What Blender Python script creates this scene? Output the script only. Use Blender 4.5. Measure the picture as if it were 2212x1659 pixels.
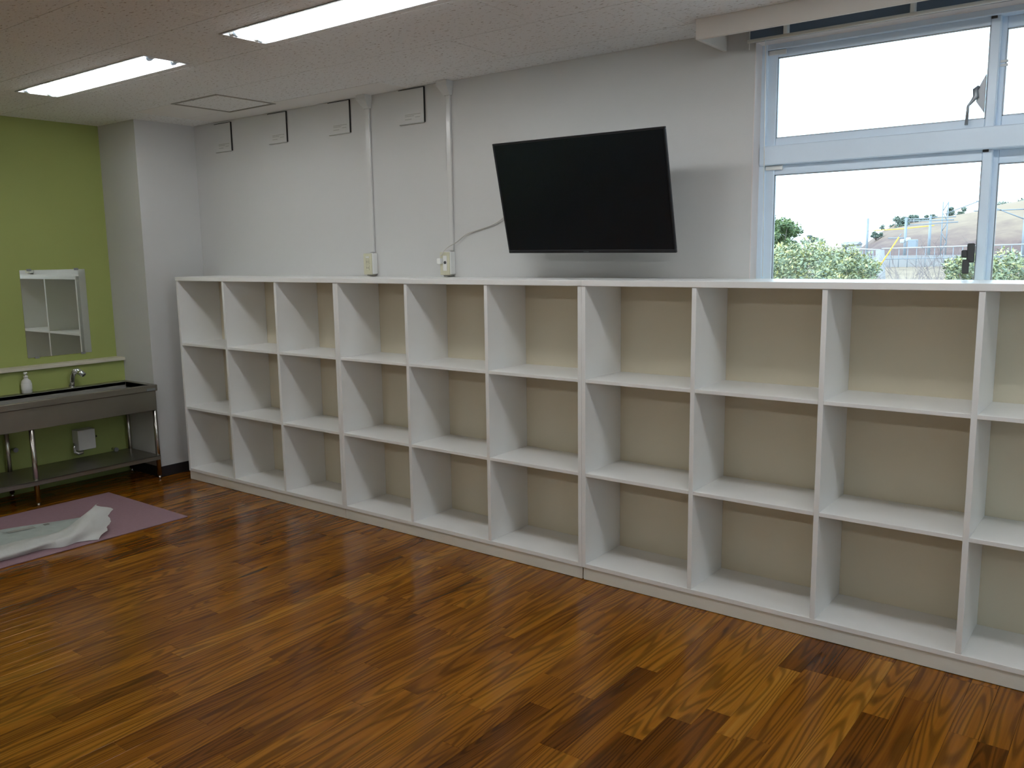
import bpy, bmesh, math, random
from mathutils import Vector, Matrix, noise as mnoise

for o in list(bpy.data.objects): bpy.data.objects.remove(o)
scene = bpy.context.scene
COL = scene.collection

# ------------------------------------------------------------------ camera
F_PX = 1848.5
YAW, PITCH, ROLL = 0.6528, -0.1502, -0.0143
CAM = Vector((1.4216, -3.5474, 1.6582))
fw = Vector((-math.sin(YAW)*math.cos(PITCH), math.cos(YAW)*math.cos(PITCH), math.sin(PITCH)))
rt = fw.cross(Vector((0, 0, 1))).normalized(); up = rt.cross(fw)
rt, up = rt*math.cos(ROLL)+up*math.sin(ROLL), up*math.cos(ROLL)-rt*math.sin(ROLL)
cd = bpy.data.cameras.new('camera'); cam = bpy.data.objects.new('camera', cd); COL.objects.link(cam)
cam.matrix_world = Matrix(((rt.x, up.x, -fw.x, CAM.x), (rt.y, up.y, -fw.y, CAM.y), (rt.z, up.z, -fw.z, CAM.z), (0, 0, 0, 1)))
cd.sensor_width = 36; cd.lens = F_PX*36/2212; cd.clip_start = .05; cd.clip_end = 600
scene.camera = cam

# ------------------------------------------------------------------ sky, sun, exposure
SKY = 4.2
TUBE = 20.5
world = bpy.data.worlds.new('overcast_sky'); scene.world = world; world.use_nodes = True
bgn = world.node_tree.nodes['Background']; bgn.inputs['Color'].default_value = (.64, .83, 1.0, 1); bgn.inputs['Strength'].default_value = SKY
sd = bpy.data.lights.new('sun', 'SUN'); sd.energy = 2.2; sd.angle = math.radians(6); sd.color = (1, .93, .8)
sun = bpy.data.objects.new('sun', sd); COL.objects.link(sun)
sun.rotation_euler = Vector((.55, .65, -.62)).to_track_quat('-Z', 'Y').to_euler()
vs = scene.view_settings; vs.view_transform = 'Standard'; vs.look = 'None'; vs.gamma = 1; vs.exposure = 0.03; vs.use_curve_mapping = False

# ------------------------------------------------------------------ helpers
def at(px, py, Y):
    v = (px-1106)/F_PX*rt - (py-829.5)/F_PX*up + fw
    return CAM + v*((Y-CAM.y)/v.y)

class MB:
    """collects shapes into one mesh"""
    def __init__(s): s.v = []; s.f = []; s.sm = []
    def add(s, vs, fs, smooth=False):
        b = len(s.v); s.v += [tuple(v) for v in vs]; s.f += [tuple(b+i for i in f) for f in fs]; s.sm += [smooth]*len(fs); return s
    def box(s, x0, x1, y0, y1, z0, z1):
        return s.add([(x0,y0,z0),(x1,y0,z0),(x1,y1,z0),(x0,y1,z0),(x0,y0,z1),(x1,y0,z1),(x1,y1,z1),(x0,y1,z1)],
                     [(3,2,1,0),(4,5,6,7),(0,1,5,4),(1,2,6,5),(2,3,7,6),(3,0,4,7)])
    def cbox(s, x0, x1, y0, y1, z0, z1, c=.002):
        """box with chamfered edges"""
        bm = bmesh.new(); bmesh.ops.create_cube(bm, size=1)
        for v in bm.verts: v.co = Vector(((x0+x1)/2+v.co.x*(x1-x0), (y0+y1)/2+v.co.y*(y1-y0), (z0+z1)/2+v.co.z*(z1-z0)))
        bmesh.ops.bevel(bm, geom=bm.edges[:], offset=c, segments=1, affect='EDGES')
        bm.verts.index_update()
        s.add([v.co.copy() for v in bm.verts], [tuple(v.index for v in f.verts) for f in bm.faces]); bm.free(); return s
    def rbox(s, x0, x1, y0, y1, z0, z1, c=.01, seg=3):
        bm = bmesh.new(); bmesh.ops.create_cube(bm, size=1)
        for v in bm.verts: v.co = Vector(((x0+x1)/2+v.co.x*(x1-x0), (y0+y1)/2+v.co.y*(y1-y0), (z0+z1)/2+v.co.z*(z1-z0)))
        bmesh.ops.bevel(bm, geom=bm.edges[:], offset=c, segments=seg, affect='EDGES', profile=.5)
        bm.verts.index_update()
        s.add([v.co.copy() for v in bm.verts], [tuple(v.index for v in f.verts) for f in bm.faces]); bm.free(); return s
    def tube(s, pts, r, n=10, cap=True):
        pts = [Vector(p) for p in pts]; rs = r if isinstance(r, (list, tuple)) else [r]*len(pts)
        vs, fs = [], []; ref = None
        for i, p in enumerate(pts):
            t = (pts[min(i+1, len(pts)-1)]-pts[max(i-1, 0)])
            t = t.normalized() if t.length > 1e-9 else Vector((0, 0, 1))
            if ref is None: ref = Vector((0, 0, 1)) if abs(t.z) < .9 else Vector((1, 0, 0))
            a = t.cross(ref).normalized(); b = a.cross(t); ref = b
            for k in range(n):
                w = 2*math.pi*k/n; vs.append(p+(a*math.cos(w)+b*math.sin(w))*rs[i])
        for i in range(len(pts)-1):
            for k in range(n):
                fs.append((i*n+k, (i+1)*n+k, (i+1)*n+(k+1) % n, i*n+(k+1) % n))
        s.add(vs, fs, True)
        if cap:
            m = len(s.v)-len(vs)
            s.f.append(tuple(m+k for k in range(n))); s.sm.append(False)
            s.f.append(tuple(m+(len(pts)-1)*n+k for k in reversed(range(n)))); s.sm.append(False)
        return s
    def lathe(s, prof, c=(0, 0, 0), n=20):
        vs, fs = [], []
        for r, z in prof:
            for k in range(n):
                w = 2*math.pi*k/n; vs.append((c[0]+r*math.cos(w), c[1]+r*math.sin(w), c[2]+z))
        for i in range(len(prof)-1):
            for k in range(n): fs.append((i*n+k, i*n+(k+1) % n, (i+1)*n+(k+1) % n, (i+1)*n+k))
        m = len(s.v); s.add(vs, fs, True)
        s.f.append(tuple(m+k for k in reversed(range(n)))); s.sm.append(False)
        s.f.append(tuple(m+(len(prof)-1)*n+k for k in range(n))); s.sm.append(False)
        return s
    def mesh(s, name, mat):
        me = bpy.data.meshes.new(name); me.from_pydata(s.v, [], s.f)
        me.polygons.foreach_set('use_smooth', s.sm)
        if mat: me.materials.append(mat)
        me.update(); return me
    def build(s, name, mat, parent=None, **k):
        o = bpy.data.objects.new(name, s.mesh(name, mat)); COL.objects.link(o)
        if parent: o.parent = parent; o.matrix_parent_inverse = parent.matrix_world.inverted() if k.pop('world', False) else Matrix()
        for a, b in k.items(): o[a] = b
        return o

def empty(name, loc=(0, 0, 0), label=None, cat=None, group=None, kind=None):
    o = bpy.data.objects.new(name, None); COL.objects.link(o); o.location = loc; o.empty_display_size = .1
    return tag(o, label, cat, group, kind)
def tag(o, label=None, cat=None, group=None, kind=None):
    if label: o['label'] = label
    if cat: o['category'] = cat
    if group: o['group'] = group
    if kind: o['kind'] = kind
    return o

# ------------------------------------------------------------------ materials
def nt(name):
    m = bpy.data.materials.new(name); m.use_nodes = True
    return m, m.node_tree.nodes, m.node_tree.links, m.node_tree.nodes['Principled BSDF']
def pmat(name, col, rough=.5, metal=0., var=.06, vscale=8., bump=0., bscale=200., spec=.5, coat=0.):
    m, N, L, P = nt(name)
    tc = N.new('ShaderNodeTexCoord'); no = N.new('ShaderNodeTexNoise'); no.inputs['Scale'].default_value = vscale; no.inputs['Detail'].default_value = 3
    L.new(tc.outputs['Object'], no.inputs['Vector'])
    mr = N.new('ShaderNodeMapRange'); mr.inputs['To Min'].default_value = 1-var; mr.inputs['To Max'].default_value = 1+var
    L.new(no.outputs['Fac'], mr.inputs['Value'])
    vm = N.new('ShaderNodeVectorMath'); vm.operation = 'SCALE'; vm.inputs[0].default_value = col
    L.new(mr.outputs['Result'], vm.inputs['Scale']); L.new(vm.outputs['Vector'], P.inputs['Base Color'])
    P.inputs['Roughness'].default_value = rough; P.inputs['Metallic'].default_value = metal; P.inputs['Specular IOR Level'].default_value = spec
    P.inputs['Coat Weight'].default_value = coat
    if bump:
        n2 = N.new('ShaderNodeTexNoise'); n2.inputs['Scale'].default_value = bscale; L.new(tc.outputs['Object'], n2.inputs['Vector'])
        b = N.new('ShaderNodeBump'); b.inputs['Strength'].default_value = bump; b.inputs['Distance'].default_value = .002
        L.new(n2.outputs['Fac'], b.inputs['Height']); L.new(b.outputs['Normal'], P.inputs['Normal'])
    return m

M = {}
M['wall'] = pmat('white_wallpaper', (.61, .61, .595), .7, var=.02, vscale=3, bump=.25, bscale=260)
M['wall_unseen'] = pmat('dim_unseen_wall', (.34, .29, .22), .6, var=.1, vscale=3)  # made-up darker finish, so the unseen front wall bounces less light
M['duct'] = pmat('ivory_duct_plastic', (.67, .67, .65), .2)
M['basin'] = pmat('dull_stainless', (.44, .43, .40), .5, .6)
M['green'] = pmat('lime_green_wallpaper', (.36, .415, .125), .7, var=.03, vscale=3, bump=.25, bscale=260)
M['melamine'] = pmat('white_melamine', (.89, .89, .87), .32, var=.015)
M['backboard'] = pmat('cream_back_board', (.74, .675, .52), .4, var=.025, vscale=5)
M['kick'] = pmat('cream_kick_board', (.76, .74, .66), .4, var=.02)
M['base'] = pmat('dark_vinyl_baseboard', (.02, .018, .02), .45)
M['ledge'] = pmat('cream_ledge', (.66, .62, .50), .5)
M['steel'] = pmat('brushed_stainless', (.29, .27, .235), .36, .9, var=.10, vscale=5, bump=.05, bscale=400)
M['steel_leg'] = pmat('polished_stainless', (.6, .58, .54), .2, 1.)
M['chrome'] = pmat('chrome', (.75, .77, .8), .08, 1.)
M['plastic'] = pmat('white_plastic', (.80, .80, .77), .35)
M['gloss_plastic'] = pmat('glossy_white_plastic', (.78, .78, .75), .15)
M['beige'] = pmat('beige_plastic', (.60, .58, .43), .4)
M['dark'] = pmat('dark_gap', (.015, .015, .014), .6)
M['grey_print'] = pmat('grey_print', (.40, .40, .37), .6)
M['tv_case'] = pmat('black_tv_plastic', (.012, .013, .016), .35)
M['tv_screen'] = pmat('black_tv_glass', (.005, .008, .011), .22, var=.02, spec=.4)
M['tv_mark'] = pmat('grey_tv_mark', (.06, .08, .08), .4)
M['alu'] = pmat('glare_tinted_aluminium', (.74, .86, .98), .38, .1, var=.03)  # silver metal; the pale blue tint paints in glare from the window
M['alu_dark'] = pmat('plain_grey_metal', (.30, .32, .34), .4, .6)  # plain grey metal for latches, clips, seals and knobs
M['valance'] = pmat('painted_curtain_box', (.66, .62, .57), .55, var=.02)
M['reveal'] = pmat('painted_window_lining', (.70, .64, .62), .5)
M['ceil_plain'] = pmat('plain_ceiling_board', (.86, .85, .83), .7, var=.02)
M['hatch_frame'] = pmat('aluminium_hatch_frame', (.34, .33, .29), .45, .4)
M['housing'] = pmat('white_enamel_reflector', (.82, .84, .86), .3)
M['holder'] = pmat('white_lampholder', (.62, .62, .6), .4)
M['mat'] = pmat('pink_fabric_mat', (.31, .19, .22), .9, var=.10, vscale=60, bump=.6, bscale=500)
M['blind'] = pmat('slate_blue_blind', (.10, .14, .20), .45)
M['flat'] = pmat('clear_plastic_sheet', (.50, .56, .53), .3, var=.12, vscale=20)
M['sticker'] = pmat('pale_grey_sticker', (.60, .60, .57), .3)
M['cord'] = pmat('grey_cable', (.52, .50, .46), .5)
M['lining'] = pmat('seal_rubber', (.05, .05, .05), .6)

# packing sheet: thin white foam that lets some light through
m, N, L, P = nt('white_foam_sheet'); M['sheet'] = m
P.inputs['Base Color'].default_value = (.72, .73, .70, 1); P.inputs['Roughness'].default_value = .45
tcn = N.new('ShaderNodeTexCoord'); nn = N.new('ShaderNodeTexNoise'); nn.inputs['Scale'].default_value = 45; L.new(tcn.outputs['Object'], nn.inputs['Vector'])
bb = N.new('ShaderNodeBump'); bb.inputs['Strength'].default_value = .35; bb.inputs['Distance'].default_value = .006
L.new(nn.outputs['Fac'], bb.inputs['Height']); L.new(bb.outputs['Normal'], P.inputs['Normal'])
trl = N.new('ShaderNodeBsdfTranslucent'); trl.inputs['Color'].default_value = (.7, .7, .68, 1)
mx = N.new('ShaderNodeMixShader'); mx.inputs[0].default_value = .25
L.new(P.outputs[0], mx.inputs[1]); L.new(trl.outputs[0], mx.inputs[2]); L.new(mx.outputs[0], N['Material Output'].inputs['Surface'])

# mirror
m, N, L, P = nt('mirror_glass'); M['mirror'] = m
P.inputs['Base Color'].default_value = (.80, .84, .80, 1); P.inputs['Metallic'].default_value = 1; P.inputs['Roughness'].default_value = .01

# thin clear window glass
m, N, L, P = nt('clear_window_glass'); M['glass'] = m
N.remove(P); tr = N.new('ShaderNodeBsdfTransparent'); tr.inputs[0].default_value = (.96, .98, .97, 1)
gl = N.new('ShaderNodeBsdfGlossy'); gl.inputs['Roughness'].default_value = .02; lw = N.new('ShaderNodeFresnel'); lw.inputs['IOR'].default_value = 1.35
mx = N.new('ShaderNodeMixShader'); L.new(lw.outputs[0], mx.inputs[0]); L.new(tr.outputs[0], mx.inputs[1]); L.new(gl.outputs[0], mx.inputs[2])
L.new(mx.outputs[0], N['Material Output'].inputs['Surface'])

# fluorescent tube
m, N, L, P = nt('lit_fluorescent_tube'); M['tube'] = m
P.inputs['Base Color'].default_value = (.9, .9, .9, 1); P.inputs['Emission Color'].default_value = (.96, .985, 1.0, 1); P.inputs['Emission Strength'].default_value = TUBE

# rock-wool ceiling board with dark fissures
m, N, L, P = nt('fissured_ceiling_board'); M['ceil'] = m
g = N.new('ShaderNodeNewGeometry'); mp = N.new('ShaderNodeMapping'); mp.inputs['Scale'].default_value = (38, 80, 60)
L.new(g.outputs['Position'], mp.inputs['Vector'])
n1 = N.new('ShaderNodeTexNoise'); n1.inputs['Scale'].default_value = 1; n1.inputs['Detail'].default_value = 2; n1.inputs['Roughness'].default_value = .6; L.new(mp.outputs[0], n1.inputs['Vector'])
cr = N.new('ShaderNodeValToRGB'); cr.color_ramp.elements[0].position = .595; cr.color_ramp.elements[0].color = (.885, .90, .905, 1); cr.color_ramp.elements[1].position = .70; cr.color_ramp.elements[1].color = (.46, .42, .39, 1)
L.new(n1.outputs['Fac'], cr.inputs[0]); L.new(cr.outputs[0], P.inputs['Base Color']); P.inputs['Roughness'].default_value = .85
b = N.new('ShaderNodeBump'); b.inputs['Strength'].default_value = .5; b.inputs['Distance'].default_value = .003; b.invert = True
L.new(n1.outputs['Fac'], b.inputs['Height']); L.new(b.outputs['Normal'], P.inputs['Normal'])

# varnished floor boards: tone per board from 'rnd', cathedral grain from a stretched field
def wood(name, atype):
    m, N, L, P = nt(name)
    at_ = N.new('ShaderNodeAttribute'); at_.attribute_type = atype; at_.attribute_name = 'rnd'; rnd = at_.outputs['Fac']
    g = N.new('ShaderNodeNewGeometry'); sp = N.new('ShaderNodeSeparateXYZ'); L.new(g.outputs['Position'], sp.inputs[0])
    def math_(op, a, b=None):
        n = N.new('ShaderNodeMath'); n.operation = op
        for i, v in enumerate((a, b)):
            if v is None: continue
            if isinstance(v, (int, float)): n.inputs[i].default_value = v
            else: L.new(v, n.inputs[i])
        return n.outputs[0]
    off = math_('MULTIPLY', rnd, 91.7)
    def field(sx, sy, det, zoff, dist=0.):
        c = N.new('ShaderNodeCombineXYZ'); L.new(math_('MULTIPLY', sp.outputs['X'], sx), c.inputs[0])
        L.new(math_('MULTIPLY', math_('ADD', sp.outputs['Y'], off), sy), c.inputs[1]); L.new(math_('ADD', off, zoff), c.inputs[2])
        n = N.new('ShaderNodeTexNoise'); n.inputs['Scale'].default_value = 1; n.inputs['Detail'].default_value = det; n.inputs['Distortion'].default_value = dist
        L.new(c.outputs[0], n.inputs['Vector']); return n.outputs['Fac']
    broad = field(8, .55, 1.5, 0, .25)
    ring = math_('SINE', math_('MULTIPLY', broad, 125.))
    ring = math_('MULTIPLY', math_('ADD', ring, 1.), .5)
    fib = field(210, 3, 3, 11)
    streak = field(34, .55, 2, 23)
    knot = field(16, 2.2, 1, 57, .6)
    tone = math_('ADD', math_('ADD', rnd, math_('MULTIPLY', math_('SUBTRACT', streak, .5), .75)), math_('MULTIPLY', math_('SUBTRACT', fib, .5), .25))
    cr = N.new('ShaderNodeValToRGB'); e = cr.color_ramp.elements
    e[0].position = 0; e[0].color = (.080, .023, .002, 1); e[1].position = 1.0; e[1].color = (.40, .18, .022, 1)
    for p_, c_ in ((.3, (.165, .052, .004, 1)), (.6, (.262, .094, .007, 1)), (.82, (.335, .135, .012, 1))):
        q = e.new(p_); q.color = c_
    L.new(tone, cr.inputs[0])
    gr = N.new('ShaderNodeMapRange'); gr.inputs['From Min'].default_value = .35; gr.inputs['From Max'].default_value = .95; gr.inputs['To Min'].default_value = 1.06; gr.inputs['To Max'].default_value = .60
    L.new(ring, gr.inputs['Value'])
    kn = N.new('ShaderNodeMapRange'); kn.inputs['From Min'].default_value = .70; kn.inputs['From Max'].default_value = .80; kn.inputs['To Min'].default_value = 1.; kn.inputs['To Max'].default_value = .35
    L.new(knot, kn.inputs['Value'])
    vm = N.new('ShaderNodeVectorMath'); vm.operation = 'SCALE'; L.new(cr.outputs[0], vm.inputs[0]); L.new(math_('MULTIPLY', gr.outputs[0], kn.outputs[0]), vm.inputs['Scale'])
    L.new(vm.outputs[0], P.inputs['Base Color'])
    P.inputs['Roughness'].default_value = .17; P.inputs['Specular IOR Level'].default_value = .22
    b = N.new('ShaderNodeBump'); b.inputs['Strength'].default_value = .04; b.inputs['Distance'].default_value = .001; L.new(fib, b.inputs['Height']); L.new(b.outputs['Normal'], P.inputs['Normal'])
    return m
M['plank'] = wood('varnished_wood_board', 'OBJECT'); M['plank_far'] = wood('varnished_wood_boards_far', 'GEOMETRY')

def leafmat(name, a, b_, c):
    m, N, L, P = nt(name)
    t = N.new('ShaderNodeAttribute'); t.attribute_name = 'rnd'
    cr = N.new('ShaderNodeValToRGB'); e = cr.color_ramp.elements; e[0].color = (*a, 1); e[1].color = (*c, 1); q = e.new(.55); q.color = (*b_, 1)
    L.new(t.outputs['Fac'], cr.inputs[0]); L.new(cr.outputs[0], P.inputs['Base Color']); P.inputs['Roughness'].default_value = .45
    return m
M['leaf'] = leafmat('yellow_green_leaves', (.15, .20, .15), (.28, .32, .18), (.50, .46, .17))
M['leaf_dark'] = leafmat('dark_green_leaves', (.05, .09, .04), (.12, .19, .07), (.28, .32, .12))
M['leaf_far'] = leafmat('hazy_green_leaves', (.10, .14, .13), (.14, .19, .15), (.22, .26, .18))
M['bark'] = pmat('grey_bark', (.30, .25, .22), .8, var=.2, vscale=20)
M['twig'] = pmat('pale_twigs', (.22, .19, .20), .8, var=.2, vscale=5)
M['concrete'] = pmat('pale_concrete', (.30, .30, .31), .8, var=.08, vscale=1)
M['galv'] = pmat('galvanised_steel', (.24, .28, .33), .5, .2)
M['yellow'] = pmat('yellow_guy_cover', (.85, .55, .06), .5)
M['hill_plain'] = pmat('dry_grass_slope', (.23, .165, .145), .95, var=.45, vscale=.9)
M['ground'] = pmat('dry_grass_ground', (.25, .20, .15), .95, var=.4, vscale=1.2)
M['house'] = pmat('white_render', (.42, .43, .45), .7)
M['roof'] = pmat('grey_roof', (.22, .24, .27), .6)
M['window_dark'] = pmat('dark_house_window', (.06, .07, .09), .2)

# dry slope: brown brush low down, tan grass higher up, mottled
m, N, L, P = nt('dry_hillside_vegetation'); M['hill'] = m
g = N.new('ShaderNodeNewGeometry'); sp_ = N.new('ShaderNodeSeparateXYZ'); L.new(g.outputs['Position'], sp_.inputs[0])
n1 = N.new('ShaderNodeTexNoise'); n1.inputs['Scale'].default_value = .55; n1.inputs['Detail'].default_value = 6; n1.inputs['Roughness'].default_value = .7; L.new(g.outputs['Position'], n1.inputs['Vector'])
ad = N.new('ShaderNodeMath'); ad.operation = 'MULTIPLY_ADD'; L.new(sp_.outputs['Z'], ad.inputs[0]); ad.inputs[1].default_value = .22; L.new(n1.outputs['Fac'], ad.inputs[2])
cr = N.new('ShaderNodeValToRGB'); e = cr.color_ramp.elements; e[0].position = .78; e[0].color = (.135, .088, .085, 1); e[1].position = 1.25; e[1].color = (.32, .245, .175, 1); q = e.new(.96); q.color = (.20, .135, .115, 1)
mr_ = N.new('ShaderNodeMapRange'); mr_.inputs['From Max'].default_value = 1.6; L.new(ad.outputs[0], mr_.inputs['Value'])
e[0].position = .48; e[1].position = .60; e[2].position = .90
e[0].color = (.105, .070, .072, 1); e[1].color = (.155, .108, .095, 1); e[2].color = (.26, .20, .145, 1)
L.new(mr_.outputs[0], cr.inputs[0]); L.new(cr.outputs[0], P.inputs['Base Color']); P.inputs['Roughness'].default_value = .95

# ------------------------------------------------------------------ the room
H, D = 2.6665, .392
XG, XP, YP = -5.153, -4.6375, -.0941
XR, YF = 4.6, -6.6                     # right wall and the wall behind the viewer
random.seed(4)

# floor: boards run towards the shelf wall
floor = MB().box(XG-.2, XR+.2, YF-.2, D+.2, -.16, -.013).build('floor', M['dark'], kind='structure')
PW, PX0 = .0925, .384
lens_ = [.42, .60, .78, .96, 1.14]
bank = {}
def plank_mesh(l):
    if l not in bank:
        bank[l] = MB().cbox(.0004, PW-.0004, .0004, l-.0004, -.012, 0, .0005).mesh('plank', M['plank'])
    return bank[l]
fixed_joints = {0: [(-.29, .10)], 3: [(-.49, .22)], -3: [(-.93, .16)], -4: [(-1.12, .12)], -5: [(-1.34, .8)], -6: [(-.66, .12)], -2: [(-.80, .25)], -8: [(-1.14, .2)], 7: [(-.46, .15)]}
planks = []
k0 = math.floor((XG-PX0)/PW); k1 = math.ceil((XR-PX0)/PW)
for k in range(k0, k1):
    x = PX0+k*PW; y = D-.02-random.random()*.5; first = True
    js = list(fixed_joints.get(k, []))
    yy = D
    while yy > YF:
        l = random.choice(lens_)
        tone = min(.82, max(.1, random.gauss(.55, .13)))
        if first:
            l = random.choice([.30, .42, .54, .68]); first = False
        if js:
            jy, tn = js[0]
            l = None
            # a board from the wall down to the joint seen in the room, then a dark one
            planks.append((k, x, jy, D-jy, tn if k == 0 else random.uniform(.5, .75)))
            yy = jy; js.pop(0)
            if k != 0:
                planks.append((k, x, yy-.68, .68, tn)); yy -= .68
            continue
        planks.append((k, x, yy-l, l, tone)); yy -= l
def vis(p):
    c = Vector((p[1]+PW/2, p[2]+p[3]/2, 0))-CAM; d = c.dot(fw)
    if d < .3: return 0
    u_, v_ = 1106+F_PX*c.dot(rt)/d, 829.5-F_PX*c.dot(up)/d
    if not (-120 < u_ < 2330 and 900 < v_ < 1800) or c.y+CAM.y > .1: return 0
    return p[3]*PW/d**3
planks.sort(key=vis, reverse=True)
shown = [p for p in planks[:300] if vis(p) > 0]
for k, x, y, l, t in shown:
    o = bpy.data.objects.new('plank', plank_mesh(round(l, 3))); COL.objects.link(o); o.parent = floor; o.location = (x, y, 0); o['rnd'] = t
rest = [p for p in planks if p not in set(shown)]
mb = MB(); vals = []
for k, x, y, l, t in rest:
    mb.box(x+.0006, x+PW-.0006, max(y, YF-.1)+.0006, y+l-.0006, -.012, 0); vals += [t]*6
o = mb.build('planking', M['plank_far'], floor, kind='stuff')
a = o.data.attributes.new('rnd', 'FLOAT', 'FACE'); a.data.foreach_set('value', vals)

# walls
W1 = (-.163, 1.72, .98, 2.60); W2 = (2.15, 4.05, .98, 2.60)
mb = MB(); y0, y1 = D, D+.2
for x0, x1, z0, z1 in ((XG-.2, W1[0], -.16, H+.3), (W1[1], W2[0], -.16, H+.3), (W2[1], XR+.2, -.16, H+.3),
                       (W1[0], W1[1], -.16, W1[2]), (W1[0], W1[1], W1[3], H+.3), (W2[0], W2[1], -.16, W2[2]), (W2[0], W2[1], W2[3], H+.3)):
    mb.box(x0, x1, y0, y1, z0, z1)
mb.build('wall_back', M['wall'], kind='structure', label='white papered long wall behind the shelves and television')
wl = MB().box(XG-.2, XG, YF-.2, D, -.16, H+.3).build('wall_left', M['green'], kind='structure', label='lime green wall behind the mirror and sink')
MB().cbox(XG, -5.05, YF, YP, 0, .884, .002).build('lower_lining', M['green'], wl)
MB().box(XG, XP, YP, D, 0, H).build('wall_corner', M['wall'], kind='structure', label='white square column in the corner between green wall and shelves')
MB().box(XG-.2, XR+.2, YF-.2, YF, -.16, H+.3).build('wall_front', M['wall_unseen'], kind='structure')
# right wall with a wide window opening
RW = (-2.9, -1.2, .9, 2.25)
mb = MB()
for a0, a1, z0, z1 in ((YF, RW[0], -.16, H+.3), (RW[1], D, -.16, H+.3), (RW[0], RW[1], -.16, RW[2]), (RW[0], RW[1], RW[3], H+.3)):
    mb.box(XR, XR+.2, a0, a1, z0, z1)
mb.build('wall_right', M['wall'], kind='structure')
MB().cbox(XG, -5.022, YF, YP-.001, .884, .908, .003).build('trim_1', M['ledge'], kind='structure', label='cream ledge capping the lower green wall under the mirror')
mb = MB(); mb.cbox(XP, XP+.008, YP, D, 0, .081, .002); mb.cbox(-5.05, XP+.008, YP-.008, YP, 0, .081, .002)
mb.build('baseboard_left', M['base'], kind='structure', label='dark vinyl baseboard around the foot of the corner column')

# ceiling: staggered fissured boards, plain boards by the corner, light openings
LX = [-4.165+i*2.072 for i in range(4)]; LLEN = 1.435
LROWS = [(-1.105, -.845), (-4.889, -4.629)]
ceil = MB().box(XG-.2, XR+.2, YF-.2, D+.2, H+.09, H+.3).build('ceiling', M['dark'], kind='structure')
holes = [(x, x+LLEN, a, b) for x in LX for a, b in LROWS]
plain = [(-4.345, -3.882, -.25, .145), (-4.345, -2.35, .145, D)]
hatch = (-3.87, -3.362, -.265, .185)
def cut(rects, h):
    out = []
    for x0, x1, y0, y1 in rects:
        if h[0] >= x1 or h[1] <= x0 or h[2] >= y1 or h[3] <= y0: out.append((x0, x1, y0, y1)); continue
        a0, a1 = max(x0, h[0]), min(x1, h[1])
        if x0 < a0: out.append((x0, a0, y0, y1))
        if a1 < x1: out.append((a1, x1, y0, y1))
        if y0 < h[2]: out.append((a0, a1, y0, h[2]))
        if h[3] < y1: out.append((a0, a1, h[3], y1))
    return out
rows = [(.145, D)]; yb = .145
while yb > YF: rows.append((max(yb-.473, YF), yb)); yb -= .473
for i, (y0, y1) in enumerate(rows):
    off = -.875 if i % 2 == 0 else -.385
    n0 = math.floor((XG-off)/1.0)
    x = off+n0*1.0
    while x < XR:
        g_ = .0016
        r = [(max(x, XG)+g_, min(x+1.0, XR)-g_, y0+g_, y1-g_)]
        for h in holes+plain+[hatch, (XG, XP, YP, D)]: r = cut(r, h)
        x += 1.0
        r = [q for q in r if q[1]-q[0] > .004 and q[3]-q[2] > .004]
        if not r: continue
        mb = MB()
        for q in r: mb.box(q[0], q[1], q[2], q[3], H, H+.09)
        mb.build('ceiling_board', M['ceil'], ceil)
for q in plain:
    rr = [(q[0]+.001, q[1]-.001, q[2]+.001, q[3]-.001)]
    for h in [hatch, (XG, XP, YP, D)]: rr = cut(rr, h)
    mb = MB()
    for r in rr: mb.box(r[0], r[1], r[2], r[3], H-.001, H+.09)
    mb.build('ceiling_board', M['ceil_plain'], ceil, label='smooth unpatterned ceiling board')
hp = empty('access_hatch', ((hatch[0]+hatch[1])/2, (hatch[2]+hatch[3])/2, H), 'square ceiling access hatch with thin metal frame near the corner column', 'access hatch')
w_, d_ = (hatch[1]-hatch[0])/2, (hatch[3]-hatch[2])/2; e_ = .016
mb = MB()
mb.box(-w_, w_, -d_, -d_+e_, -.004, .05); mb.box(-w_, w_, d_-e_, d_, -.004, .05); mb.box(-w_, -w_+e_, -d_+e_, d_-e_, -.004, .05); mb.box(w_-e_, w_, -d_+e_, d_-e_, -.004, .05)
mb.build('frame', M['hatch_frame'], hp)
MB().box(-w_+e_+.002, w_-e_-.002, -d_+e_+.002, d_-e_-.002, 0, .05).build('door_panel', M['ceil'], hp)
MB().lathe([(.012, -.0055), (.012, .002)], (-.02, -d_+.008, 0), 12).build('lock', M['alu_dark'], hp)

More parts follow.
